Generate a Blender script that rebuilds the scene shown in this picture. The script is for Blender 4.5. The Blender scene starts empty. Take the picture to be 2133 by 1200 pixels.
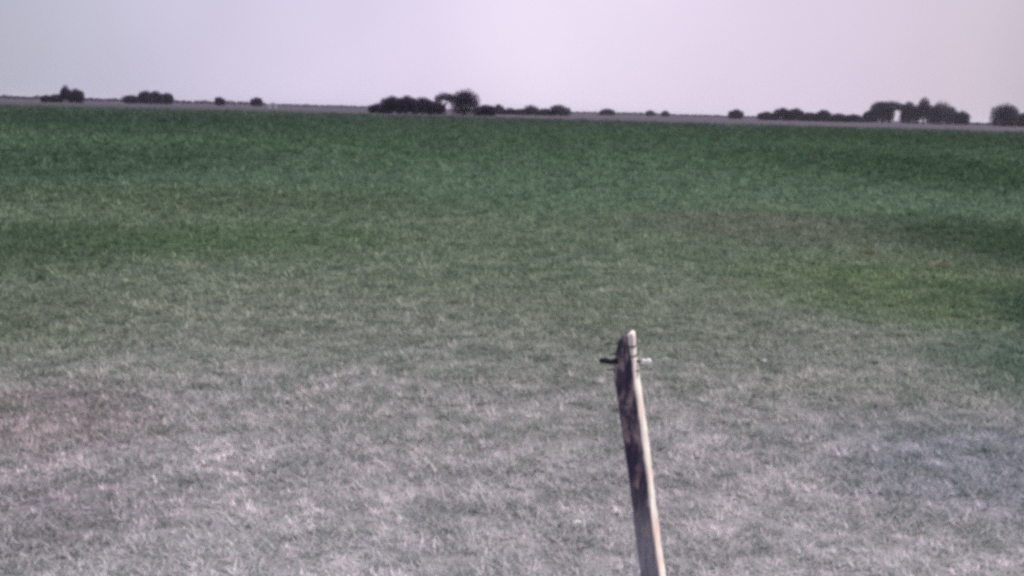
import bpy, bmesh, math, random
import numpy as np
from mathutils import Vector, Matrix

sc = bpy.context.scene
COL = sc.collection
R = math.radians

# ------------------------------------------------------------------ camera
CAM_H = 2.6
FPX = 2287.0                      # focal length in pixels of the 2133 px wide photograph
PITCH, ROLL = 9.20, 1.52
cam_d = bpy.data.cameras.new('camera')
cam = bpy.data.objects.new('camera', cam_d)
COL.objects.link(cam)
cam_d.sensor_width = 36.0
cam_d.lens = 36.0 * FPX / 2133.0
cam_d.clip_start = 0.1
cam_d.clip_end = 30000
M = Matrix.Rotation(R(90 - PITCH), 4, 'X') @ Matrix.Rotation(R(ROLL), 4, 'Z')
cam.matrix_world = Matrix.Translation((0, 0, CAM_H)) @ M
sc.camera = cam
M3 = M.to_3x3()

# ------------------------------------------------------------------ sky, sun, exposure
SUN_EL, SUN_AZ = 47.0, 72.0       # azimuth clockwise from +Y (towards +X)
world = bpy.data.worlds.new('World')
sc.world = world
world.use_nodes = True
nt = world.node_tree
nt.nodes.clear()
def srgb(r, g, b):
    f = lambda c: (c/255/12.92) if c/255 <= 0.04045 else ((c/255 + 0.055)/1.055) ** 2.4
    return (f(r), f(g), f(b), 1.0)
def N(tree, kind, **kw):
    n = tree.nodes.new(kind)
    for k, v in kw.items():
        setattr(n, k, v)
    return n
def math_node(tree, op, a, b=None, c=None, clamp=False):
    n = tree.nodes.new('ShaderNodeMath'); n.operation = op; n.use_clamp = clamp
    for i, v in enumerate((a, b, c)):
        if v is None: continue
        if isinstance(v, (int, float)): n.inputs[i].default_value = v
        else: tree.links.new(v, n.inputs[i])
    return n.outputs[0]
def mix_col(tree, fac, a, b, mode='MIX'):
    n = tree.nodes.new('ShaderNodeMix'); n.data_type = 'RGBA'; n.blend_type = mode
    for sock, v in ((n.inputs[0], fac), (n.inputs[6], a), (n.inputs[7], b)):
        if isinstance(v, (int, float)): sock.default_value = v
        elif isinstance(v, tuple): sock.default_value = v
        else: tree.links.new(v, sock)
    return n.outputs[2]
def ramp(tree, fac, stops, interp='LINEAR'):
    n = tree.nodes.new('ShaderNodeValToRGB'); n.color_ramp.interpolation = interp
    el = n.color_ramp.elements
    while len(el) > 1: el.remove(el[-1])
    el[0].position = stops[0][0]; el[0].color = stops[0][1]
    for p, c in stops[1:]:
        e = el.new(p); e.color = c
    tree.links.new(fac, n.inputs[0])
    return n.outputs[0]

SKY_STRENGTH = 0.1
sky = N(nt, 'ShaderNodeTexSky', sky_type='NISHITA', sun_disc=False)
sky.sun_elevation = R(SUN_EL); sky.sun_rotation = R(SUN_AZ)
sky.air_density = 1.0; sky.dust_density = 3.0; sky.ozone_density = 1.0
tc = N(nt, 'ShaderNodeTexCoord')
sep = N(nt, 'ShaderNodeSeparateXYZ'); nt.links.new(tc.outputs['Generated'], sep.inputs[0])
hyp = math_node(nt, 'SQRT', math_node(nt, 'ADD', math_node(nt, 'MULTIPLY', sep.outputs[0], sep.outputs[0]),
                                      math_node(nt, 'ADD', math_node(nt, 'MULTIPLY', sep.outputs[1], sep.outputs[1]), 1e-5)))
s = math_node(nt, 'DIVIDE', sep.outputs[0], hyp)
cy = math_node(nt, 'DIVIDE', sep.outputs[1], hyp)
s01 = math_node(nt, 'MULTIPLY_ADD', s, 0.5, 0.5)
P = lambda v: 0.5 + 0.5 * v
# thin bright overcast, whitest straight ahead, greyer to both sides
side = ramp(nt, s01, [(0.0, srgb(158, 166, 182)), (P(-.45), srgb(176, 180, 195)), (P(-.33), srgb(204, 200, 221)), (P(-.2), srgb(226, 217, 241)),
                      (P(-.08), srgb(230, 219, 243)), (P(.02), srgb(241, 230, 249)), (P(.14), srgb(235, 222, 244)),
                      (P(.27), srgb(226, 212, 233)), (P(.38), srgb(211, 200, 214)), (P(.47), srgb(184, 178, 190)), (1.0, srgb(176, 174, 188))])
mr = N(nt, 'ShaderNodeMapRange', interpolation_type='SMOOTHSTEP')
nt.links.new(cy, mr.inputs[0]); mr.inputs[1].default_value = -.2; mr.inputs[2].default_value = .4
front = mix_col(nt, mr.outputs[0], srgb(196, 193, 208), side)
# towards the zenith the cover evens out
zen = N(nt, 'ShaderNodeMapRange', interpolation_type='SMOOTHSTEP')
nt.links.new(sep.outputs[2], zen.inputs[0]); zen.inputs[1].default_value = .15; zen.inputs[2].default_value = .8
cloud = mix_col(nt, zen.outputs[0], front, srgb(196, 196, 214))
cn = N(nt, 'ShaderNodeTexNoise'); cn.inputs['Scale'].default_value = 5.0; cn.inputs['Detail'].default_value = 4
nt.links.new(tc.outputs['Generated'], cn.inputs['Vector'])
cl = ramp(nt, cn.outputs[0], [(.3, (.95, .95, .96, 1)), (.7, (1.04, 1.03, 1.04, 1))])
cloud = mix_col(nt, 1.0, cloud, cl, 'MULTIPLY')
k10 = N(nt, 'ShaderNodeVectorMath', operation='SCALE'); nt.links.new(cloud, k10.inputs[0]); k10.inputs[3].default_value = 1.0 / SKY_STRENGTH
mixed = mix_col(nt, 0.93, sky.outputs[0], k10.outputs[0])
bg = N(nt, 'ShaderNodeBackground'); bg.inputs[1].default_value = SKY_STRENGTH
nt.links.new(mixed, bg.inputs[0])
wo = N(nt, 'ShaderNodeOutputWorld'); nt.links.new(bg.outputs[0], wo.inputs[0])

sun_d = bpy.data.lights.new('sun', 'SUN')
sun_d.energy = 4.5; sun_d.angle = R(0.6); sun_d.color = (1.0, .93, .87)
sun = bpy.data.objects.new('sun', sun_d); COL.objects.link(sun)
sdir = Vector((math.sin(R(SUN_AZ)) * math.cos(R(SUN_EL)), math.cos(R(SUN_AZ)) * math.cos(R(SUN_EL)), math.sin(R(SUN_EL))))
sun.rotation_euler = sdir.to_track_quat('Z', 'Y').to_euler()

sc.view_settings.view_transform = 'Standard'
sc.view_settings.look = 'None'
sc.view_settings.exposure = 0.0
sc.view_settings.gamma = 1.0
sc.view_settings.use_curve_mapping = False
sc.cycles.volume_bounces = 1
sc.cycles.volume_max_steps = 32
sc.cycles.max_bounces = 5
sc.cycles.use_denoising = False   # the fine grain of the picture is wanted
sc.cycles.filter_width = 3.6      # the photograph has no pixel-sharp detail
sc.render.filter_size = 3.4

# ------------------------------------------------------------------ helpers
def hor(px): return 201.3 + .0265 * px
def ray(px, py):
    d = M3 @ Vector(((px - 1066.5) / FPX, -(py - 600.0) / FPX, -1.0))
    return d.normalized()
def on_plane_y(px, py, y):
    d = ray(px, py); return Vector((0, 0, CAM_H)) + d * (y / d.y)
def on_ground(px, py):
    d = ray(px, py); return Vector((0, 0, CAM_H)) + d * (-CAM_H / d.z)
def far(px, dist):
    d = ray(px, hor(px)); return Vector((d.x, d.y, 0)).normalized() * dist

def tag(o, label=None, cat=None, group=None, kind=None):
    if label: o['label'] = label
    if cat: o['category'] = cat
    if group: o['group'] = group
    if kind: o['kind'] = kind
    return o
def empty(name, loc, label, cat, group=None):
    o = bpy.data.objects.new(name, None); o.empty_display_size = .2
    o.location = loc; COL.objects.link(o); tag(o, label, cat, group); return o
def mesh_obj(name, verts, faces, mat, parent=None, smooth=False, loc=None):
    me = bpy.data.meshes.new(name); me.from_pydata([tuple(v) for v in verts], [], [tuple(f) for f in faces]); me.update()
    if smooth: me.polygons.foreach_set('use_smooth', [True] * len(me.polygons))
    me.materials.append(mat)
    o = bpy.data.objects.new(name, me); COL.objects.link(o)
    if parent: o.parent = parent
    if loc is not None: o.location = loc
    return o
def fast_mesh(name, verts, nper, mat, parent=None, loc=None, fattr=None):
    """verts (n*nper,3): separate polygons of nper corners each"""
    n = len(verts) // nper
    me = bpy.data.meshes.new(name)
    me.vertices.add(n * nper); me.vertices.foreach_set('co', np.asarray(verts, np.float32).ravel())
    me.loops.add(n * nper); me.loops.foreach_set('vertex_index', np.arange(n * nper, dtype=np.int32))
    me.polygons.add(n); me.polygons.foreach_set('loop_start', np.arange(0, n * nper, nper, dtype=np.int32))
    me.update(calc_edges=True)
    if fattr is not None:
        a = me.attributes.new('tint', 'FLOAT', 'FACE'); a.data.foreach_set('value', fattr.astype(np.float32))
    me.materials.append(mat)
    o = bpy.data.objects.new(name, me); COL.objects.link(o)
    if parent: o.parent = parent
    if loc is not None: o.location = loc
    return o
_perm = np.random.RandomState(5).rand(256, 256)
def vnoise(x, y):
    xi = np.floor(x).astype(int); yi = np.floor(y).astype(int)
    fx = x - xi; fy = y - yi
    fx = fx * fx * (3 - 2 * fx); fy = fy * fy * (3 - 2 * fy)
    g = lambda a, b: _perm[a & 255, b & 255]
    return (g(xi, yi) * (1 - fx) + g(xi + 1, yi) * fx) * (1 - fy) + (g(xi, yi + 1) * (1 - fx) + g(xi + 1, yi + 1) * fx) * fy
def fbm(x, y, o=3):
    v = 0; a = .5; t = 0
    for i in range(o):
        v = v + a * vnoise(x * 2**i + 17.3 * i, y * 2**i + 9.1 * i); t += a; a *= .55
    return v / t
def ground_z(x, y):
    r = np.sqrt(x * x + y * y)
    amp = np.clip(1 - r / 140, 0, 1)
    return (.10 * (fbm(x * .5, y * .5) - .5) + .07 * (fbm(x * 2.3 + 40, y * 2.3, 3) - .5)) * amp

# ------------------------------------------------------------------ materials
def base_mat(name, rough=.9):
    m = bpy.data.materials.new(name); m.use_nodes = True
    b = m.node_tree.nodes['Principled BSDF']; b.inputs['Roughness'].default_value = rough
    b.inputs['Specular IOR Level'].default_value = .15
    return m, m.node_tree, b
GAIN = 1.0
def field_colour(t):
    """Colour of the pasture at a world position: pale dead grass by the fence, greener beyond, stubble far off."""
    geo = N(t, 'ShaderNodeNewGeometry')
    pos = geo.outputs['Position']
    sp = N(t, 'ShaderNodeSeparateXYZ'); t.links.new(pos, sp.inputs[0])
    x, y = sp.outputs[0], sp.outputs[1]
    flat = N(t, 'ShaderNodeCombineXYZ'); t.links.new(x, flat.inputs[0]); t.links.new(y, flat.inputs[1])
    v = flat.outputs[0]
    def noise(scale, detail=3, rough=.55):
        n = N(t, 'ShaderNodeTexNoise'); n.inputs['Scale'].default_value = scale
        n.inputs['Detail'].default_value = detail; n.inputs['Roughness'].default_value = rough
        t.links.new(v, n.inputs['Vector']); return n.outputs[0]
    nbig, nmid, nsm = noise(.22, 3), noise(1.1, 3), noise(6.0, 4, .65)
    ylog = math_node(t, 'LOGARITHM', math_node(t, 'MAXIMUM', y, 3.0), 10.0)
    wob = math_node(t, 'MULTIPLY_ADD', nbig, .3, -.15)
    wob = math_node(t, 'MULTIPLY', wob, math_node(t, 'LESS_THAN', y, 160.0))
    tt = math_node(t, 'DIVIDE', math_node(t, 'SUBTRACT', math_node(t, 'ADD', ylog, wob), .6), 2.4, clamp=True)
    L = lambda m: (math.log10(m) - .6) / 2.4
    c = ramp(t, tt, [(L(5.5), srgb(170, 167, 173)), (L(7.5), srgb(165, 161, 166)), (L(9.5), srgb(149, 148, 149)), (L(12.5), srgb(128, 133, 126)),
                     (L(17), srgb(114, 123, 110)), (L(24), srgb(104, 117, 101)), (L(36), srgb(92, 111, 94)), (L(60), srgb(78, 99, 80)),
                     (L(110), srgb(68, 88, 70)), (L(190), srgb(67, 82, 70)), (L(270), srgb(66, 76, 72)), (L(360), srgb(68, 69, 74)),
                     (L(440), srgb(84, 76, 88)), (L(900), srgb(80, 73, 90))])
    def blob(cx, cy_, rx, ry, col, k):  # patches of grass tone; the dark outer ones also paint in edge vignetting
        nonlocal c
        dx = math_node(t, 'DIVIDE', math_node(t, 'SUBTRACT', x, cx), rx)
        dy = math_node(t, 'DIVIDE', math_node(t, 'SUBTRACT', y, cy_), ry)
        d = math_node(t, 'SQRT', math_node(t, 'ADD', math_node(t, 'MULTIPLY', dx, dx), math_node(t, 'MULTIPLY', dy, dy)))
        d = math_node(t, 'ADD', d, math_node(t, 'MULTIPLY_ADD', nmid, .9, -.45))
        mrn = N(t, 'ShaderNodeMapRange', interpolation_type='SMOOTHSTEP'); t.links.new(d, mrn.inputs[0])
        mrn.inputs[1].default_value = 1.35; mrn.inputs[2].default_value = .35
        mrn.inputs[3].default_value = 0; mrn.inputs[4].default_value = k
        c = mix_col(t, mrn.outputs[0], c, srgb(*col))
    blob(-8, 30, 7, 5, (86, 98, 80), .6)
    blob(6.3, 26, 4.2, 4.5, (104, 108, 98), .75)
    blob(-19, 45, 9, 20, (60, 78, 64), .7)
    blob(-160, 420, 110, 120, (58, 68, 66), .7)
    blob(-60, 140, 40, 70, (54, 70, 60), .7)
    blob(24, 60, 11, 30, (54, 74, 55), .8)
    blob(70, 160, 40, 80, (54, 72, 56), .7)
    blob(-9, 19.5, 3.6, 4.5, (64, 84, 64), .7)
    blob(-5, 21, 3, 3, (84, 104, 80), .6)
    blob(6.2, 16.8, 2.8, 3.4, (94, 112, 82), .65)
    blob(11.5, 23, 3.5, 8, (56, 75, 57), .85)
    blob(7.8, 14.5, 1.6, 3.2, (64, 84, 70), .85)
    blob(5.9, 11.2, 1.3, 2.4, (84, 104, 92), .8)
    blob(-6.6, 12.5, 2.2, 3.4, (94, 104, 90), .6)
    blob(-4.0, 8.6, 1.3, 1.3, (136, 126, 130), .6)
    blob(-3.2, 6.6, 1.2, 1.0, (140, 134, 142), .7)
    blob(3.9, 8.0, 1.6, 1.5, (132, 135, 144), .75)
    blob(4.4, 6.6, 1.1, 1.0, (122, 128, 134), .7)
    # tufts of dead and green blades mixed through the sward
    nfi = noise(1.7, 7, .78)
    v1 = ramp(t, nfi, [(.36, (.72, .77, .73, 1)), (.5, (1, 1, 1, 1)), (.64, (1.28, 1.25, 1.25, 1))])
    v2 = ramp(t, nsm, [(.3, (.80, .84, .82, 1)), (.5, (1, 1, 1, 1)), (.7, (1.15, 1.13, 1.13, 1))])
    c = mix_col(t, 1.0, c, v1, 'MULTIPLY'); c = mix_col(t, 1.0, c, v2, 'MULTIPLY')
    return c, v, nsm
mg, t, b = base_mat('pasture_soil')
c, v, nsm = field_colour(t)
gsp = N(t, 'ShaderNodeSeparateXYZ'); t.links.new(v, gsp.inputs[0])
gm = N(t, 'ShaderNodeMapRange'); t.links.new(gsp.outputs[1], gm.inputs[0])
gm.inputs[1].default_value = 60; gm.inputs[2].default_value = 300; gm.inputs[3].default_value = .62; gm.inputs[4].default_value = .82
gcb = N(t, 'ShaderNodeCombineColor')
for q_ in range(3): t.links.new(gm.outputs[0], gcb.inputs[q_])
dk = mix_col(t, 1.0, c, gcb.outputs[0], 'MULTIPLY')      # the soil between the tufts is a little darker than the dry grass
t.links.new(dk, b.inputs['Base Color'])
bn = N(t, 'ShaderNodeTexNoise'); bn.inputs['Scale'].default_value = 14; bn.inputs['Detail'].default_value = 6; t.links.new(v, bn.inputs['Vector'])
bp = N(t, 'ShaderNodeBump'); bp.inputs['Strength'].default_value = .8; bp.inputs['Distance'].default_value = .05
t.links.new(bn.outputs[0], bp.inputs['Height']); t.links.new(bp.outputs[0], b.inputs['Normal'])

mgr, t, b = base_mat('grass_blades')
c, v, nsm = field_colour(t)
at_ = N(t, 'ShaderNodeAttribute', attribute_name='tint')
tn = ramp(t, at_.outputs['Fac'], [(0, (.42, .52, .44, 1)), (.42, (1.0, 1.02, .99, 1)), (.8, (1.5, 1.43, 1.42, 1)), (1, (1.62, 1.54, 1.52, 1))])
gc = mix_col(t, 1.0, c, tn, 'MULTIPLY')
gc = mix_col(t, 1.0, gc, (1.62 * GAIN, 1.62 * GAIN, 1.62 * GAIN, 1), 'MULTIPLY')
t.links.new(gc, b.inputs['Base Color'])
trn = N(t, 'ShaderNodeBsdfTranslucent'); t.links.new(gc, trn.inputs[0])
mxs = N(t, 'ShaderNodeMixShader'); mxs.inputs[0].default_value = .38
t.links.new(b.outputs[0], mxs.inputs[1]); t.links.new(trn.outputs[0], mxs.inputs[2])
t.links.new(mxs.outputs[0], t.nodes['Material Output'].inputs[0])

def simple_mat(name, c1, c2, scale=6, rough=.85, metal=0, bump=0):
    m, t, b = base_mat(name, rough); b.inputs['Metallic'].default_value = metal
    tcn = N(t, 'ShaderNodeTexCoord'); n = N(t, 'ShaderNodeTexNoise'); n.inputs['Scale'].default_value = scale; n.inputs['Detail'].default_value = 5
    t.links.new(tcn.outputs['Object'], n.inputs['Vector'])
    t.links.new(ramp(t, n.outputs[0], [(.35, c1), (.65, c2)]), b.inputs['Base Color'])
    if bump:
        bp = N(t, 'ShaderNodeBump'); bp.inputs['Strength'].default_value = .7; bp.inputs['Distance'].default_value = bump
        t.links.new(n.outputs[0], bp.inputs['Height']); t.links.new(bp.outputs[0], b.inputs['Normal'])
    return m
m_leaf = simple_mat('dark_foliage', (.030, .025, .058, 1), (.068, .054, .108, 1), .5)
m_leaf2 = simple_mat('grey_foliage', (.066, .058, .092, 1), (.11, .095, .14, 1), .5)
m_bark = simple_mat('bark', (.05, .045, .05, 1), (.11, .09, .09, 1), 2)
m_white = simple_mat('whitewash', (.62, .62, .66, 1), (.75, .74, .78, 1), 1)
m_roof = simple_mat('zinc_roof', (.45, .46, .52, 1), (.58, .58, .64, 1), 1, .5)
m_doorw = simple_mat('door_paint', (.20, .22, .25, 1), (.28, .30, .33, 1), 3)
m_stone = simple_mat('pale_stone', (.52, .52, .52, 1), (.78, .78, .76, 1), 30, .8, 0, .004)
m_dry = simple_mat('dry_grass', (.22, .22, .14, 1), (.40, .38, .26, 1), 10)
m_iron = simple_mat('dark_iron', (.02, .02, .03, 1), (.06, .055, .06, 1), 40, .7, .3)
m_ceram = simple_mat('white_porcelain', (.75, .75, .74, 1), (.85, .85, .83, 1), 20, .35)
m_wire = simple_mat('weathered_wire', (.05, .05, .06, 1), (.12, .11, .12, 1), 60, .6, .5)

# ------------------------------------------------------------------ ground
rings = np.concatenate([np.arange(.6, 26, .11), np.geomspace(26, 140, 110)[1:], np.geomspace(140, 9000, 40)[1:]])
def sheet():
    ang = np.concatenate([np.linspace(-40, 40, 330), np.linspace(40, 320, 91)[1:-1]])
    a = np.radians(ang); na, nr = len(a), len(rings)
    A, Rr = np.meshgrid(a, rings)
    X = np.sin(A) * Rr; Y = np.cos(A) * Rr; Z = ground_z(X, Y)
    verts = np.stack([X, Y, Z], -1).reshape(-1, 3)
    verts = np.vstack([verts, [[0, 0, 0]]])
    i = np.arange(nr - 1)[:, None]; j = np.arange(na)[None, :]; j2 = (j + 1) % na
    q = np.stack(np.broadcast_arrays(i * na + j, i * na + j2, (i + 1) * na + j2, (i + 1) * na + j), -1).reshape(-1, 4)[:, ::-1]
    me = bpy.data.meshes.new('ground'); nq = len(q)
    tri = np.stack([np.full(na, nr * na), np.arange(na), (np.arange(na) + 1) % na], -1)[:, ::-1]
    me.vertices.add(len(verts)); me.vertices.foreach_set('co', verts.astype(np.float32).ravel())
    me.loops.add(nq * 4 + na * 3); me.loops.foreach_set('vertex_index', np.concatenate([q.ravel(), tri.ravel()]).astype(np.int32))
    me.polygons.add(nq + na)
    me.polygons.foreach_set('loop_start', np.concatenate([np.arange(nq) * 4, nq * 4 + np.arange(na) * 3]).astype(np.int32))
    me.update(calc_edges=True)
    me.polygons.foreach_set('use_smooth', np.ones(nq + na, bool))
    me.materials.append(mg)
    o = bpy.data.objects.new('ground', me); COL.objects.link(o)
    # face up
    me.flip_normals() if me.polygons[10].normal.z < 0 else None
    tag(o, 'flat pasture, pale and dry in front and greener further out', None, None, 'structure')
sheet()

# ------------------------------------------------------------------ haze
HAZE = 0.00006
def haze():
    s_, zt, zb = 9300, 30.0, -1.5
    vs = [(x * s_, y * s_, z) for z in (zb, zt) for x, y in ((-1, -1), (1, -1), (1, 1), (-1, 1))]
    fs = [(3, 2, 1, 0), (4, 5, 6, 7), (0, 1, 5, 4), (1, 2, 6, 5), (2, 3, 7, 6), (3, 0, 4, 7)]
    m = bpy.data.materials.new('haze_air'); m.use_nodes = True
    t = m.node_tree; t.nodes.clear()
    pv = N(t, 'ShaderNodeVolumePrincipled'); pv.inputs['Density'].default_value = HAZE
    pv.inputs['Color'].default_value = (.86, .84, .95, 1); pv.inputs['Anisotropy'].default_value = .2
    out = N(t, 'ShaderNodeOutputMaterial'); t.links.new(pv.outputs[0], out.inputs['Volume'])
    o = mesh_obj('haze', vs, fs, m)
    tag(o, None, None, None, 'stuff'); o['label'] = 'thin pale haze over the far edge of the plain'
if HAZE > 0: haze()

# ------------------------------------------------------------------ grass
def grass():
    rs = np.random.RandomState(11)
    HA = R(34); D0 = 2300.0; r0, r1, r2 = 4.3, 9.0, 60.0
    n1 = int(HA * (r1**2 - r0**2) * D0)
    n2 = int(2 * HA * D0 * r1**2 * math.log(r2 / r1))
    ra = np.sqrt(rs.uniform(r0**2, r1**2, n1)); rb = r1 * np.exp(rs.uniform(0, math.log(r2 / r1), n2))
    r = np.concatenate([ra, rb]); a = rs.uniform(-HA, HA, len(r))
    x = r * np.sin(a); y = r * np.cos(a)
    cl = fbm(x * 5.5, y * 5.5, 2); cl2 = fbm(x * 1.3 + 90, y * 1.3 + 30, 3)
    keep = rs.rand(len(r)) < np.clip((cl - .28) * 2.6 + .35, .25, 1) * np.clip((62 - r) / 38, 0, 1)
    x, y, r, cl, cl2 = x[keep], y[keep], r[keep], cl[keep], cl2[keep]
    x, y, r, cl, cl2 = [q[rs.rand(len(x)) < 2] for q in (x, y, r, cl, cl2)]
    n = len(x)
    z = ground_z(x, y)
    h = (.016 + .055 * np.clip(cl - .3, 0, 1) * 1.4 + .03 * np.clip(cl2 - .45, 0, 1)) * rs.uniform(.6, 1.4, n)
    h *= np.clip(r / 14, 1, 1.6)
    w = .0065 * np.clip(r / r1, 1, 6) * rs.uniform(.7, 1.4, n)
    th = rs.uniform(0, 2 * np.pi, n); ph = rs.uniform(0, 2 * np.pi, n)
    lean = rs.uniform(.4, 2.0, n)
    bx, by = np.cos(th) * w, np.sin(th) * w
    V = np.empty((n, 3, 3), np.float32)
    V[:, 0] = np.stack([x - bx, y - by, z - .006], -1)
    V[:, 1] = np.stack([x + bx, y + by, z - .006], -1)
    V[:, 2] = np.stack([x + np.cos(ph) * lean * h, y + np.sin(ph) * lean * h, z + h], -1)
    tint = np.clip(rs.beta(1.6, 2.4, n) * .8 + .25 * (fbm(x * 9 + 5, y * 9 + 70, 3) - .42), 0, 1)
    # tufts: handfuls of blades sharing one shade, from the fence out to the middle of the field
    nt_ = 66000; nb = 9
    rt = 4.4 * np.exp(rs.uniform(0, 1, nt_) ** .85 * math.log(310 / 4.4)); at = rs.uniform(-HA, HA, nt_)
    sz = .030 * (rt / 7) ** .80 * rs.uniform(.6, 1.6, nt_)
    shade = rs.beta(1.1, 1.5, nt_)
    tx, ty = rt * np.sin(at), rt * np.cos(at)
    q = lambda v: np.repeat(v, nb)
    m = nt_ * nb; ro = q(sz) * np.sqrt(rs.rand(m)); ao = rs.uniform(0, 2 * np.pi, m)
    X = q(tx) + ro * np.cos(ao); Y = q(ty) + ro * np.sin(ao); Z = ground_z(X, Y)
    hh = q(sz) * rs.uniform(.6, 1.4, m) * .95 * q(.5 + shade * .2 + rs.rand(nt_) * .6); ww = q(sz) * .17 * rs.uniform(.6, 1.4, m)
    th = rs.uniform(0, 2 * np.pi, m); ph = ao + rs.normal(0, .8, m); ln = rs.uniform(.2, 1.0, m)
    W = np.empty((m, 3, 3), np.float32)
    W[:, 0] = np.stack([X - np.cos(th) * ww, Y - np.sin(th) * ww, Z - .006], -1)
    W[:, 1] = np.stack([X + np.cos(th) * ww, Y + np.sin(th) * ww, Z - .006], -1)
    W[:, 2] = np.stack([X + np.cos(ph) * ln * hh, Y + np.sin(ph) * ln * hh, Z + hh], -1)
    V = np.concatenate([V, W]); tint = np.concatenate([tint, np.clip(q(shade) * .9 + rs.uniform(-.08, .12, m), 0, 1)])
    o = fast_mesh('grass', V.reshape(-1, 3), 3, mgr, None, None, tint)
    tag(o, 'short dry and green pasture grass around the leaning post', None, None, 'stuff')
grass()

# ------------------------------------------------------------------ the leaning post
def wood_mat():
    m, t, b = base_mat('split_post_wood', .85)
    tcn = N(t, 'ShaderNodeTexCoord')
    mp = N(t, 'ShaderNodeMapping'); t.links.new(tcn.outputs['Object'], mp.inputs[0]); mp.inputs['Scale'].default_value = (1, 1, .09)
    n = N(t, 'ShaderNodeTexNoise'); n.inputs['Scale'].default_value = 70; n.inputs['Detail'].default_value = 5; t.links.new(mp.outputs[0], n.inputs['Vector'])
    n2 = N(t, 'ShaderNodeTexNoise'); n2.inputs['Scale'].default_value = 19; n2.inputs['Detail'].default_value = 4; n2.inputs['Roughness'].default_value = .7
    mp2 = N(t, 'ShaderNodeMapping'); t.links.new(tcn.outputs['Object'], mp2.inputs[0]); mp2.inputs['Scale'].default_value = (1, 1, .38)
    t.links.new(mp2.outputs[0], n2.inputs['Vector'])
    n3 = N(t, 'ShaderNodeTexNoise'); n3.inputs['Scale'].default_value = 4; t.links.new(tcn.outputs['Object'], n3.inputs['Vector'])
    shaded_tone = ramp(t, n2.outputs[0], [(.40, (.05, .045, .085, 1)), (.51, (.10, .078, .11, 1)), (.62, (.34, .27, .29, 1))])  # shade of the left face put into the colour, over weathered mottling
    lit_tone = ramp(t, n3.outputs[0], [(.33, (.78, .60, .54, 1)), (.48, (.80, .71, .67, 1)), (.64, (.84, .84, .74, 1))])  # pale tone that paints the sunlight onto the right face
    at = N(t, 'ShaderNodeAttribute', attribute_name='lit_side')
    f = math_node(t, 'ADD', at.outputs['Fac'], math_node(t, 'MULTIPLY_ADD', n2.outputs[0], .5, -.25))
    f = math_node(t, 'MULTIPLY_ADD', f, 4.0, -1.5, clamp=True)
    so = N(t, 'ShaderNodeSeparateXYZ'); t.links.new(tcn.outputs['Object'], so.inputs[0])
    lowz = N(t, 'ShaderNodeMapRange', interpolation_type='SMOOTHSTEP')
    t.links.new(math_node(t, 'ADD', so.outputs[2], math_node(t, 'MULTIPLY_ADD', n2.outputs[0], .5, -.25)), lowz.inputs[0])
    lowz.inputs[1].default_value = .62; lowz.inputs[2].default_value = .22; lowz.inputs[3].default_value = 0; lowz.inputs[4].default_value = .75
    shaded_tone = mix_col(t, lowz.outputs[0], shaded_tone, (.34, .33, .38, 1))     # bleached, mud splashed foot
    c = mix_col(t, f, shaded_tone, lit_tone)
    g = ramp(t, n.outputs[0], [(.3, (.6, .6, .62, 1)), (.55, (1, 1, 1, 1)), (.8, (1.15, 1.1, 1.1, 1))])
    c = mix_col(t, 1.0, c, g, 'MULTIPLY')
    t.links.new(c, b.inputs['Base Color'])
    bp = N(t, 'ShaderNodeBump'); bp.inputs['Strength'].default_value = .9; bp.inputs['Distance'].default_value = .006
    t.links.new(n.outputs[0], bp.inputs['Height']); t.links.new(bp.outputs[0], b.inputs['Normal'])
    return m
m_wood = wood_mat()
PY = 5.72
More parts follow.
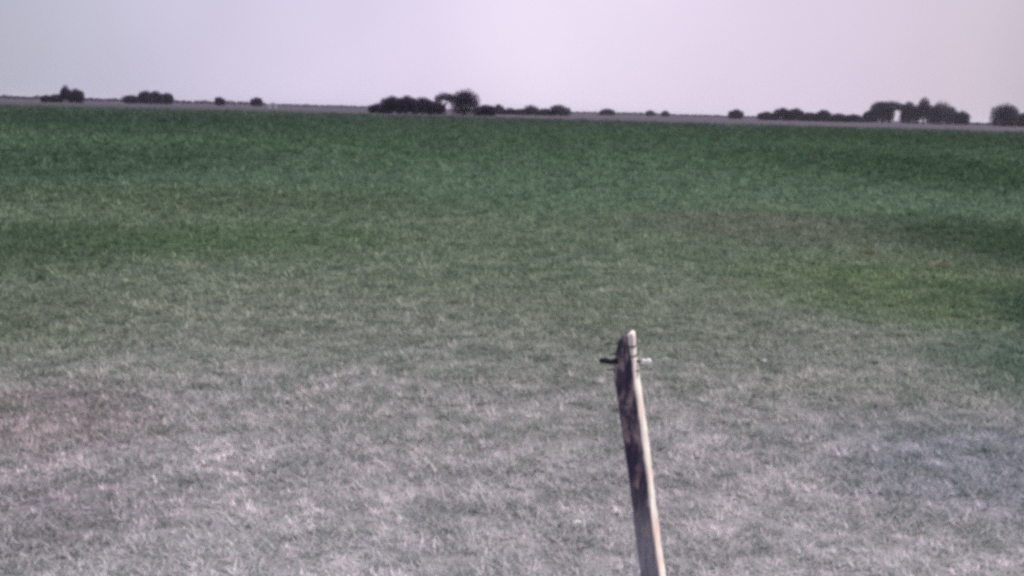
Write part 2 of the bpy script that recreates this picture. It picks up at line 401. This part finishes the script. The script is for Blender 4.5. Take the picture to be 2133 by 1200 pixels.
# left and right outline of the post in the photograph, row by row
prof = [(690, 1285, 1326), (730, 1279, 1330), (770, 1275, 1335), (810, 1281, 1341), (860, 1288, 1347), (930, 1298, 1356),
        (1000, 1307, 1364), (1100, 1319, 1376), (1200, 1331, 1391), (1262, 1338, 1400)]
TH = R(20)                                  # the squared post stands turned, so one corner faces us
def post():
    ctr = [(on_plane_y((l + r_) / 2, y_, PY), (on_plane_y(r_, y_, PY) - on_plane_y(l, y_, PY)).length) for y_, l, r_ in prof]
    ctr.reverse()
    base = Vector((ctr[0][0].x, PY, float(ground_z(np.array([ctr[0][0].x]), np.array([PY]))[0])))
    root = empty('fence_post', base, 'leaning rough-split wooden fence post with a pale sunlit edge', 'fence post')
    zs = [c_[0].z for c_ in ctr]; xs = [c_[0].x for c_ in ctr]; ws = [c_[1] for c_ in ctr]
    z0, z1 = zs[0] - .30, zs[-1]
    NR, NA = 90, 36
    rnd = np.random.RandomState(3)
    verts, faces, lit_mask = [], [], []
    for i in range(NR):
        z = z0 + (z1 - z0) * i / (NR - 1)
        x = float(np.interp(z, zs, xs)) if z > zs[0] else xs[0] + (xs[0] - xs[1]) * (zs[0] - z) / (zs[1] - zs[0])
        w = float(np.interp(z, zs, ws)); s_ = w / (math.cos(TH) + math.sin(TH)) / 2
        for j in range(NA):
            a = 2 * math.pi * j / NA
            ca, sa = math.cos(a), math.sin(a)
            p = 7.0
            rr = (abs(ca) ** p + abs(sa) ** p) ** (-1 / p)
            lx, ly = rr * ca * s_, rr * sa * s_
            nn = float(fbm(np.array([a * 3.3 + 10]), np.array([z * 2.0]), 3)[0]) - .5
            n2 = float(fbm(np.array([a * 9.0 + 50]), np.array([z * 5.0]), 2)[0]) - .5
            k = 1 + .20 * nn + .14 * n2
            lx *= k; ly *= k
            # rotate: face 'right' (+lx) turned a little to the camera (-y)
            X = lx * math.cos(-TH) - ly * math.sin(-TH); Y = lx * math.sin(-TH) + ly * math.cos(-TH)
            zz = z
            if i > NR - 11:                      # weathered, slanting top, highest at the right corner
                kk = (i - (NR - 11)) / 10
                zz = z - kk * kk * (.065 * max(0.0, (.25 * w - X) / w)) + kk * .012 * nn
                X = X * (1 - .10 * kk) + .004 * kk
            verts.append((x + X - base.x, Y, zz - base.z))
            lit_mask.append(min(1, max(0, (lx / s_ - .55 + .45 * max(0, (z - z1 + .16) / .16)) * 2.0)))  # where sunlight is painted in: right face, wider at the head
    for i in range(NR - 1):
        for j in range(NA):
            faces.append((i * NA + j, i * NA + (j + 1) % NA, (i + 1) * NA + (j + 1) % NA, (i + 1) * NA + j))
    top = (NR - 1) * NA; tc_ = [sum(v_[k] for v_ in verts[top:]) / NA for k in range(3)]
    verts.append(tuple(tc_)); lit_mask.append(.5)
    faces += [(top + j, top + (j + 1) % NA, len(verts) - 1) for j in range(NA)]
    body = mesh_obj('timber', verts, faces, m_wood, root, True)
    a_ = body.data.attributes.new('lit_side', 'FLOAT', 'POINT'); a_.data.foreach_set('value', np.array(lit_mask, np.float32))
    def L(px, py, dy=0.0): return on_plane_y(px, py, PY + dy) - base
    # cross pin: dark iron hook left, porcelain knob right
    def tube(name, pts, rad, mat, seg=10, parent=root):
        bm = bmesh.new(); rings_ = []
        pts = [Vector(p_) for p_ in pts]
        for k, p_ in enumerate(pts):
            d_ = (pts[min(k + 1, len(pts) - 1)] - pts[max(k - 1, 0)]).normalized()
            u_ = d_.orthogonal().normalized() if k == 0 else (u_ - d_ * u_.dot(d_)).normalized()
            v_ = d_.cross(u_); rk = rad[k] if isinstance(rad, (list, tuple)) else rad
            rings_.append([bm.verts.new(p_ + (u_ * math.cos(2 * math.pi * q / seg) + v_ * math.sin(2 * math.pi * q / seg)) * rk) for q in range(seg)])
        for k in range(len(rings_) - 1):
            for q in range(seg):
                bm.faces.new((rings_[k][q], rings_[k][(q + 1) % seg], rings_[k + 1][(q + 1) % seg], rings_[k + 1][q]))
        bm.faces.new(rings_[0][::-1]); bm.faces.new(rings_[-1])
        me = bpy.data.meshes.new(name); bm.to_mesh(me); bm.free(); me.materials.append(mat)
        me.polygons.foreach_set('use_smooth', [True] * len(me.polygons))
        o = bpy.data.objects.new(name, me); COL.objects.link(o); o.parent = parent; return o
    tube('pin', [L(1250, 752, -.02), L(1305, 752, -.02), L(1346, 753, -.01)], .007, m_iron)
    hk = [L(1249, 753, -.03), L(1252, 752, -.03), L(1260, 751, -.03), L(1272, 754, -.03), L(1287, 752, -.03)]
    tube('iron_hook', hk, [.008, .014, .016, .013, .020], m_iron)
    kb = [L(1334, 753, -.01), L(1337, 753, -.01), L(1341, 753, -.01), L(1345, 753, -.01), L(1349, 753, -.01), L(1354, 753, -.01), L(1356, 753, -.01)]
    tube('insulator', kb, [.008, .015, .015, .010, .016, .016, .009], m_ceram, 14)
    # loops of tie wire round the head of the post
    for yy, ex, seed in ((716, 1262, 1), (738, 1270, 2), (771, 1266, 3)):
        cpt = L(1308, yy); w = .066; ring = []
        for q in range(25):
            a = 2 * math.pi * q / 24 + math.pi
            rr = (abs(math.cos(a)) ** 5 + abs(math.sin(a)) ** 5) ** (-.2)
            lx, ly = rr * math.cos(a) * w * .78, rr * math.sin(a) * w * .78
            ring.append(cpt + Vector((lx * math.cos(-TH) - ly * math.sin(-TH), lx * math.sin(-TH) + ly * math.cos(-TH), .006 * math.sin(a * 2 + seed))))
        ring += [L(1280, yy + 1, -.04), L(ex + 8, yy - 2, -.045), L(ex, yy + 1, -.04)]
        tube('tie_wire', ring, .0042, m_wire, 6)
    return root
post()

# ------------------------------------------------------------------ stones and dry tufts
def stone(px, py, rx, label, seed):
    p = on_ground(px, py); bm = bmesh.new(); bmesh.ops.create_icosphere(bm, subdivisions=3, radius=1)
    rnd = random.Random(seed); axes = [Vector((rnd.gauss(0, 1), rnd.gauss(0, 1), rnd.gauss(0, 1))).normalized() for _ in range(9)]
    for v_ in bm.verts:
        d = 1.0
        for ax in axes:
            q = v_.co.dot(ax)
            if q > .62: d = min(d, .62 / q + .12)
        v_.co = Vector((v_.co.x * rx * d, v_.co.y * rx * .8 * d, v_.co.z * rx * .62 * d))
    me = bpy.data.meshes.new('stone'); bm.to_mesh(me); bm.free(); me.materials.append(m_stone)
    o = bpy.data.objects.new('stone', me); COL.objects.link(o)
    z = float(ground_z(np.array([p.x]), np.array([p.y]))[0])
    o.location = (p.x, p.y, z + rx * .42); o.rotation_euler.z = seed
    tag(o, label, 'stone', 'pale stones lying in the grass')
stone(1200, 1105, .040, 'whitish stone in the pale grass just left of the foot of the post', 1)
stone(1592, 752, .036, 'small pale stone in the greener grass right of the post head', 2)

def tuft(px, py, rad, hh, label, seed):
    p = on_ground(px, py); rs = np.random.RandomState(seed); n = 420
    rr = rad * np.sqrt(rs.rand(n)); a = rs.uniform(0, 6.283, n)
    x = rr * np.cos(a); y = rr * np.sin(a) * .7
    h = hh * rs.uniform(.5, 1.1, n) * (1 - .5 * rr / rad); th = rs.uniform(0, 6.283, n)
    V = np.empty((n, 3, 3), np.float32); w = .007
    V[:, 0] = np.stack([x - w * np.cos(th), y - w * np.sin(th), -.02 + 0 * x], -1)
    V[:, 1] = np.stack([x + w * np.cos(th), y + w * np.sin(th), -.02 + 0 * x], -1)
    V[:, 2] = np.stack([x + x * .7 + .3 * h * np.cos(th), y * 1.7 + .3 * h * np.sin(th), h], -1)
    z = float(ground_z(np.array([p.x]), np.array([p.y]))[0])
    o = fast_mesh('grass_tuft', V.reshape(-1, 3), 3, m_dry, None, (p.x, p.y, z))
    tag(o, label, 'grass tuft', 'straw coloured tufts in the green grass')
tuft(1806, 530, .16, .16, 'straw coloured grass tuft at the top edge of the bright green patch', 4)
tuft(1965, 560, .20, .15, 'broad straw coloured tuft between two others right of the bright green patch', 5)
tuft(2045, 545, .13, .14, 'small straw coloured tuft farthest right, below the round dark tree', 6)

# ------------------------------------------------------------------ trees
def make_tree(x0, x1, ytop, dist, name, label, group, cb=.1, leaf=m_leaf, dens=1.0, seed=0, flat=.85, lobes=7):
    pxc = (x0 + x1) / 2
    p = far(pxc, dist)
    H = (hor(pxc) + CAM_H * FPX / dist - ytop) * dist / FPX
    W = (x1 - x0) * dist / FPX
    rnd = random.Random(seed * 77 + int(x0)); rs = np.random.RandomState(seed * 13 + int(x0))
    root = empty(name, p, label, 'tree' if 'shrub' not in name else 'shrub', group)
    # trunk and limbs
    V, F = [], []
    def limb(a, b_, ra, rb, seg=6):
        a, b_ = Vector(a), Vector(b_); d_ = (b_ - a).normalized(); u_ = d_.orthogonal().normalized(); v_ = d_.cross(u_)
        k0 = len(V); mid = a.lerp(b_, .5) + Vector((rnd.uniform(-1, 1), rnd.uniform(-1, 1), 0)) * (b_ - a).length * .06
        for q, (c_, r_) in enumerate(((a, ra), (mid, (ra + rb) / 2), (b_, rb))):
            for s2 in range(seg):
                an = 2 * math.pi * s2 / seg; V.append(c_ + (u_ * math.cos(an) + v_ * math.sin(an)) * r_)
        for q in range(2):
            for s2 in range(seg):
                F.append((k0 + q * seg + s2, k0 + q * seg + (s2 + 1) % seg, k0 + (q + 1) * seg + (s2 + 1) % seg, k0 + (q + 1) * seg + s2))
    tr = max(.12, H * .035)
    fork = H * max(cb, .12) * 1.1
    limb((0, 0, -.3), (0, 0, fork), tr, tr * .75)
    zb, zt = H * cb, H
    # crown lobes
    cen = []
    for k in range(lobes):
        an = rnd.uniform(0, 6.283); ro = W * .5 * rnd.uniform(.15, .62)
        rl = W * rnd.uniform(.20, .34); rz = min((zt - zb) * rnd.uniform(.22, .36), rl * 1.6)
        # dome: lobes near the edge sit lower
        zc = zb + rz + (zt - zb - 2 * rz) * max(0, rnd.uniform(.25, 1.0) * (1 - .55 * (2 * ro / W) ** 2))
        cx_, cy_ = math.cos(an) * ro, math.sin(an) * ro
        cen.append((cx_, cy_, zc, rl, rz))
    cen[0] = (rnd.uniform(-.08, .08) * W, 0, zt - (zt - zb) * .27, W * .27, (zt - zb) * .27)
    cen[1] = (-W * .30, 0, zb + (zt - zb) * .42, W * .20, (zt - zb) * .34)
    cen[2] = (W * .30, 0, zb + (zt - zb) * .42, W * .20, (zt - zb) * .34)
    if name in ('broad_tree', 'distant_shrub', 'small_tree', 'round_tree', 'dome_tree'):   # foliage down to the ground, full to the sides
        k_ = .30 if name not in ('round_tree', 'dome_tree') else .22
        for sx in (-k_, -.02, k_):
            cen.append((sx * W + rnd.uniform(-.04, .04) * W, rnd.uniform(-.1, .1) * W, zb + (zt - zb) * .24, W * .21, (zt - zb) * .25))
            cen.append((sx * W + rnd.uniform(-.05, .05) * W, 0, zb + (zt - zb) * (.68 - .12 * abs(sx) / .3 + rnd.uniform(-.03, .05)), W * .20, (zt - zb) * .26))
    for (cx_, cy_, zc, rl, rz) in cen[:5]:
        limb((0, 0, fork * .9), (cx_ * .9, cy_ * .9, zc), tr * .5, tr * .12, 5)
    mesh_obj('trunk', V, F, m_bark, root, True)
    # leaf clumps
    quads = []
    sz = max(.28, dist / 1500.0)
    for (cx_, cy_, zc, rl, rz) in cen:
        n = int(dens * 20 * (rl * rz) / (sz * sz) + 60); n = min(n, 1200)
        d_ = rs.normal(size=(n, 3)); d_ /= np.linalg.norm(d_, axis=1)[:, None]
        rad = rs.uniform(.25, 1.35, n) ** .75
        c_ = d_ * rad[:, None] * np.array([rl, rl, rz]) + np.array([cx_, cy_, zc])
        u = rs.normal(size=(n, 3)); u /= np.linalg.norm(u, axis=1)[:, None]
        w_ = np.cross(u, rs.normal(size=(n, 3))); w_ /= np.linalg.norm(w_, axis=1)[:, None]
        s2 = (sz * rs.uniform(.35, .8, n))[:, None]
        q = np.stack([c_ - u * s2, c_ - w_ * s2 * .6, c_ + u * s2, c_ + w_ * s2 * .6], 1)
        quads.append(q.reshape(-1, 3))
    q = np.vstack(quads); q[:, 2] = np.maximum(q[:, 2], .05)
    fast_mesh('crown', q, 4, leaf, root)
    return root

G1 = 'trees of the small farm grove at far left'
G2 = 'trees of the second distant grove from the left'
G3 = 'trees of the big dark grove behind the field'
G4 = 'shrubs of the low dark row right of the big grove'
G5 = 'trees of the long low dark row on the right'
G6 = 'trees of the open grove on the right'
G7 = 'lone small trees on the horizon'
T = [
 (86, 110, 199, 650, 'distant_shrub', 'leftmost low bush beside the small farm grove at far left', G1, .05),
 (106, 131, 197, 650, 'distant_shrub', 'low bush touching the left foot of the tall thin tree at far left', G1, .05),
 (127, 147, 181, 640, 'tall_tree', 'tall thin tree in the middle of the small grove at far left', G1, .08),
 (144, 174, 187, 640, 'broad_tree', 'broad block-shaped dark tree at the right end of the far left grove', G1, .04),
 (258, 292, 199, 800, 'distant_shrub', 'low round tree standing just left of the second grove', G2, .05),
 (290, 318, 191, 780, 'broad_tree', 'left and tallest tree of the second distant grove from the left', G2, .05),
 (313, 338, 191, 790, 'broad_tree', 'middle tree of the second distant grove from the left', G2, .05),
 (332, 360, 195, 800, 'broad_tree', 'right, lower tree of the second distant grove from the left', G2, .05),
 (448, 468, 203, 900, 'small_tree', 'small lone tree rising from the thin tree line left of the shed', G7, .05),
 (522, 546, 204, 900, 'small_tree', 'small lone tree just left of the pale shed', G7, .05),
 (768, 810, 216, 430, 'distant_shrub', 'low bushes at the left end of the big dark grove', G3, .0),
 (794, 838, 201, 430, 'broad_tree', 'leftmost full tree of the big dark grove', G3, .03),
 (826, 868, 200, 425, 'broad_tree', 'second full tree from the left in the big dark grove', G3, .03),
 (858, 902, 203, 430, 'broad_tree', 'third full tree from the left in the big dark grove', G3, .03),
 (890, 926, 212, 432, 'distant_shrub', 'lower tree left of the bright gap in the big dark grove', G3, .0),
 (905, 950, 194, 440, 'open_tree', 'thin crowned tree over the bright gap in the big dark grove', G3, .45),
 (935, 1000, 188, 425, 'dome_tree', 'tallest, dome shaped tree of the big dark grove, right of its bright gap', G3, .02),
 (990, 1034, 219, 430, 'distant_shrub', 'low bush against the right foot of the dome shaped tree', G3, .0),
 (1027, 1050, 218, 620, 'distant_shrub', 'pointed shrub at the left end of the low row right of the big grove', G4, .0),
 (1044, 1082, 225, 620, 'distant_shrub', 'low flat shrub second from left in the row right of the big grove', G4, .0),
 (1070, 1104, 226, 620, 'distant_shrub', 'low flat shrub left of the middle bump of the row', G4, .0),
 (1094, 1122, 219, 620, 'distant_shrub', 'taller shrub in the middle of the low row right of the big grove', G4, .0),
 (1114, 1156, 226, 620, 'distant_shrub', 'low flat shrub right of the middle bump of the row', G4, .0),
 (1148, 1188, 219, 620, 'distant_shrub', 'widest shrub at the right end of the low row right of the big grove', G4, .0),
 (1248, 1282, 227, 1000, 'small_tree', 'low faint tree on the bare horizon right of the shrub row', G7, .0),
 (1344, 1364, 230, 1200, 'small_tree', 'left of two tiny faint trees on the horizon above the post', G7, .0),
 (1377, 1394, 231, 1200, 'small_tree', 'right of two tiny faint trees on the horizon above the post', G7, .0),
 (1517, 1548, 229, 1000, 'small_tree', 'small square-topped tree left of the long low dark row', G7, .0),
 (1578, 1616, 233, 900, 'distant_shrub', 'leftmost bush of the long low dark row on the right', G5, .0),
 (1611, 1646, 226, 900, 'broad_tree', 'left tree of the highest part of the long low dark row', G5, .0),
 (1640, 1674, 227, 900, 'broad_tree', 'right tree of the highest part of the long low dark row', G5, .0),
 (1668, 1706, 235, 900, 'distant_shrub', 'low bush between the high part and the single bump of the long row', G5, .0),
 (1701, 1730, 230, 900, 'distant_shrub', 'single bump past the middle of the long low dark row', G5, .0),
 (1725, 1766, 237, 900, 'distant_shrub', 'low bush second from the right end of the long dark row', G5, .0),
 (1760, 1797, 239, 900, 'distant_shrub', 'lowest bush at the right end of the long dark row', G5, .0),
 (1797, 1824, 232, 1000, 'distant_shrub', 'low bush at the left foot of the open grove on the right', G6, .0),
 (1815, 1860, 217, 1000, 'broad_tree', 'leftmost tall tree of the open grove, left of the bright gap', G6, .05),
 (1816, 1890, 214, 1000, 'open_tree', 'high crowned tree whose canopy bridges the bright gap in the right grove', G6, .5),
 (1876, 1912, 216, 1000, 'broad_tree', 'dark tree just right of the bright gap in the right grove', G6, .0),
 (1906, 1940, 209, 1005, 'tall_tree', 'tallest tree with a peaked top in the right grove', G6, .0),
 (1930, 1982, 216, 1000, 'broad_tree', 'wide flat-topped tree at the right end of the open grove', G6, .0),
 (1972, 1994, 226, 1100, 'distant_shrub', 'thin pale bush beside the right end of the open grove', G6, .0),
 (1988, 2016, 233, 1000, 'distant_shrub', 'small separate bush right of the open grove', G6, .0),
 (2065, 2120, 221, 900, 'round_tree', 'round dark lone tree near the right edge', G7, .0),
 (2122, 2165, 233, 900, 'broad_tree', 'tree cut by the right edge, next to the round dark tree', G7, .0),
]
for i, (x0, x1, yt, d_, nm, lb, gp, cb) in enumerate(T):
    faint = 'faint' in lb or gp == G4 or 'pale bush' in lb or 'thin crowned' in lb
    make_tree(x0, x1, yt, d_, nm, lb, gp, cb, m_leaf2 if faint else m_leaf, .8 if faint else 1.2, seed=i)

def treeline(name, label, px0, px1, dist, h, seed, leaf=m_leaf2, step=5):
    rs = np.random.RandomState(seed); out = []
    for px in np.arange(px0, px1, step):
        c0 = far(px + rs.uniform(-2, 2), dist * rs.uniform(.97, 1.03))
        hh = h * (.55 + .9 * float(fbm(np.array([px * .021 + seed]), np.array([seed * 3.0]), 3)[0])) * rs.uniform(.8, 1.15)
        n = 90; w = step * dist / FPX * .9
        d_ = rs.normal(size=(n, 3)); d_ /= np.linalg.norm(d_, axis=1)[:, None]; d_ *= (rs.rand(n) ** .4)[:, None]
        c_ = d_ * np.array([w, w, hh * .5]) + np.array([c0.x, c0.y, hh * .5])
        u = rs.normal(size=(n, 3)); u /= np.linalg.norm(u, axis=1)[:, None]
        w_ = np.cross(u, rs.normal(size=(n, 3))); w_ /= np.linalg.norm(w_, axis=1)[:, None]
        s2 = (w * rs.uniform(.12, .26, n))[:, None]
        out.append(np.stack([c_ - u * s2, c_ - w_ * s2, c_ + u * s2, c_ + w_ * s2], 1).reshape(-1, 3))
    q = np.vstack(out); q[:, 2] = np.maximum(q[:, 2], .05)
    o = fast_mesh(name, q, 4, leaf)
    tag(o, label, None, None, 'stuff')
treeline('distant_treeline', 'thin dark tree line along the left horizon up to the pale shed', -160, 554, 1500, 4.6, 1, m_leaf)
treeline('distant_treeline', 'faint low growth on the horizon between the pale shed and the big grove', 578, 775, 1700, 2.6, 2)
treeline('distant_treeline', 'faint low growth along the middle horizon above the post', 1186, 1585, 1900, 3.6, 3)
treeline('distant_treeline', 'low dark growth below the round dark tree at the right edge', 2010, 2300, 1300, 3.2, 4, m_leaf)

# ------------------------------------------------------------------ pale shed
def shed():
    d_ = 600; p = far(568, d_); root = empty('farm_shed', p, 'small pale gabled shed on the horizon at the end of the left tree line', 'shed')
    root.rotation_euler.z = .25
    W, D, Hh = 4.4, 6.0, 2.3
    def box(name, x0, x1, y0, y1, z0, z1, mat, par=root):
        vs = [(x, y, z) for z in (z0, z1) for x, y in ((x0, y0), (x1, y0), (x1, y1), (x0, y1))]
        return mesh_obj(name, vs, [(3, 2, 1, 0), (4, 5, 6, 7), (0, 1, 5, 4), (1, 2, 6, 5), (2, 3, 7, 6), (3, 0, 4, 7)], mat, par)
    vs = [(-W/2, -D/2, 0), (W/2, -D/2, 0), (W/2, -D/2, Hh), (0, -D/2, Hh + .9), (-W/2, -D/2, Hh), (-W/2, D/2, 0), (W/2, D/2, 0), (W/2, D/2, Hh), (0, D/2, Hh + .9), (-W/2, D/2, Hh)]
    mesh_obj('wall', vs, [(0, 1, 2, 3, 4), (9, 8, 7, 6, 5), (0, 5, 6, 1), (1, 6, 7, 2), (0, 4, 9, 5)], m_white, root)
    rv = []
    for sx in (-1, 1):
        rv += [(0, -D/2 - .2, Hh + .92), (0, D/2 + .2, Hh + .92), (sx * (W/2 + .25), D/2 + .2, Hh - .08), (sx * (W/2 + .25), -D/2 - .2, Hh - .08),
               (0, -D/2 - .2, Hh + 1.0), (0, D/2 + .2, Hh + 1.0), (sx * (W/2 + .25), D/2 + .2, Hh), (sx * (W/2 + .25), -D/2 - .2, Hh)]
    rf = []
    for k in (0, 8): rf += [(k, k+1, k+2, k+3), (k+7, k+6, k+5, k+4), (k, k+3, k+7, k+4), (k+1, k+5, k+6, k+2), (k+2, k+6, k+7, k+3)]
    mesh_obj('roof', rv, rf, m_roof, root)
    box('door', -.5, .5, -D/2 - .04, -D/2 + .02, 0, 2.0, m_doorw)
shed()
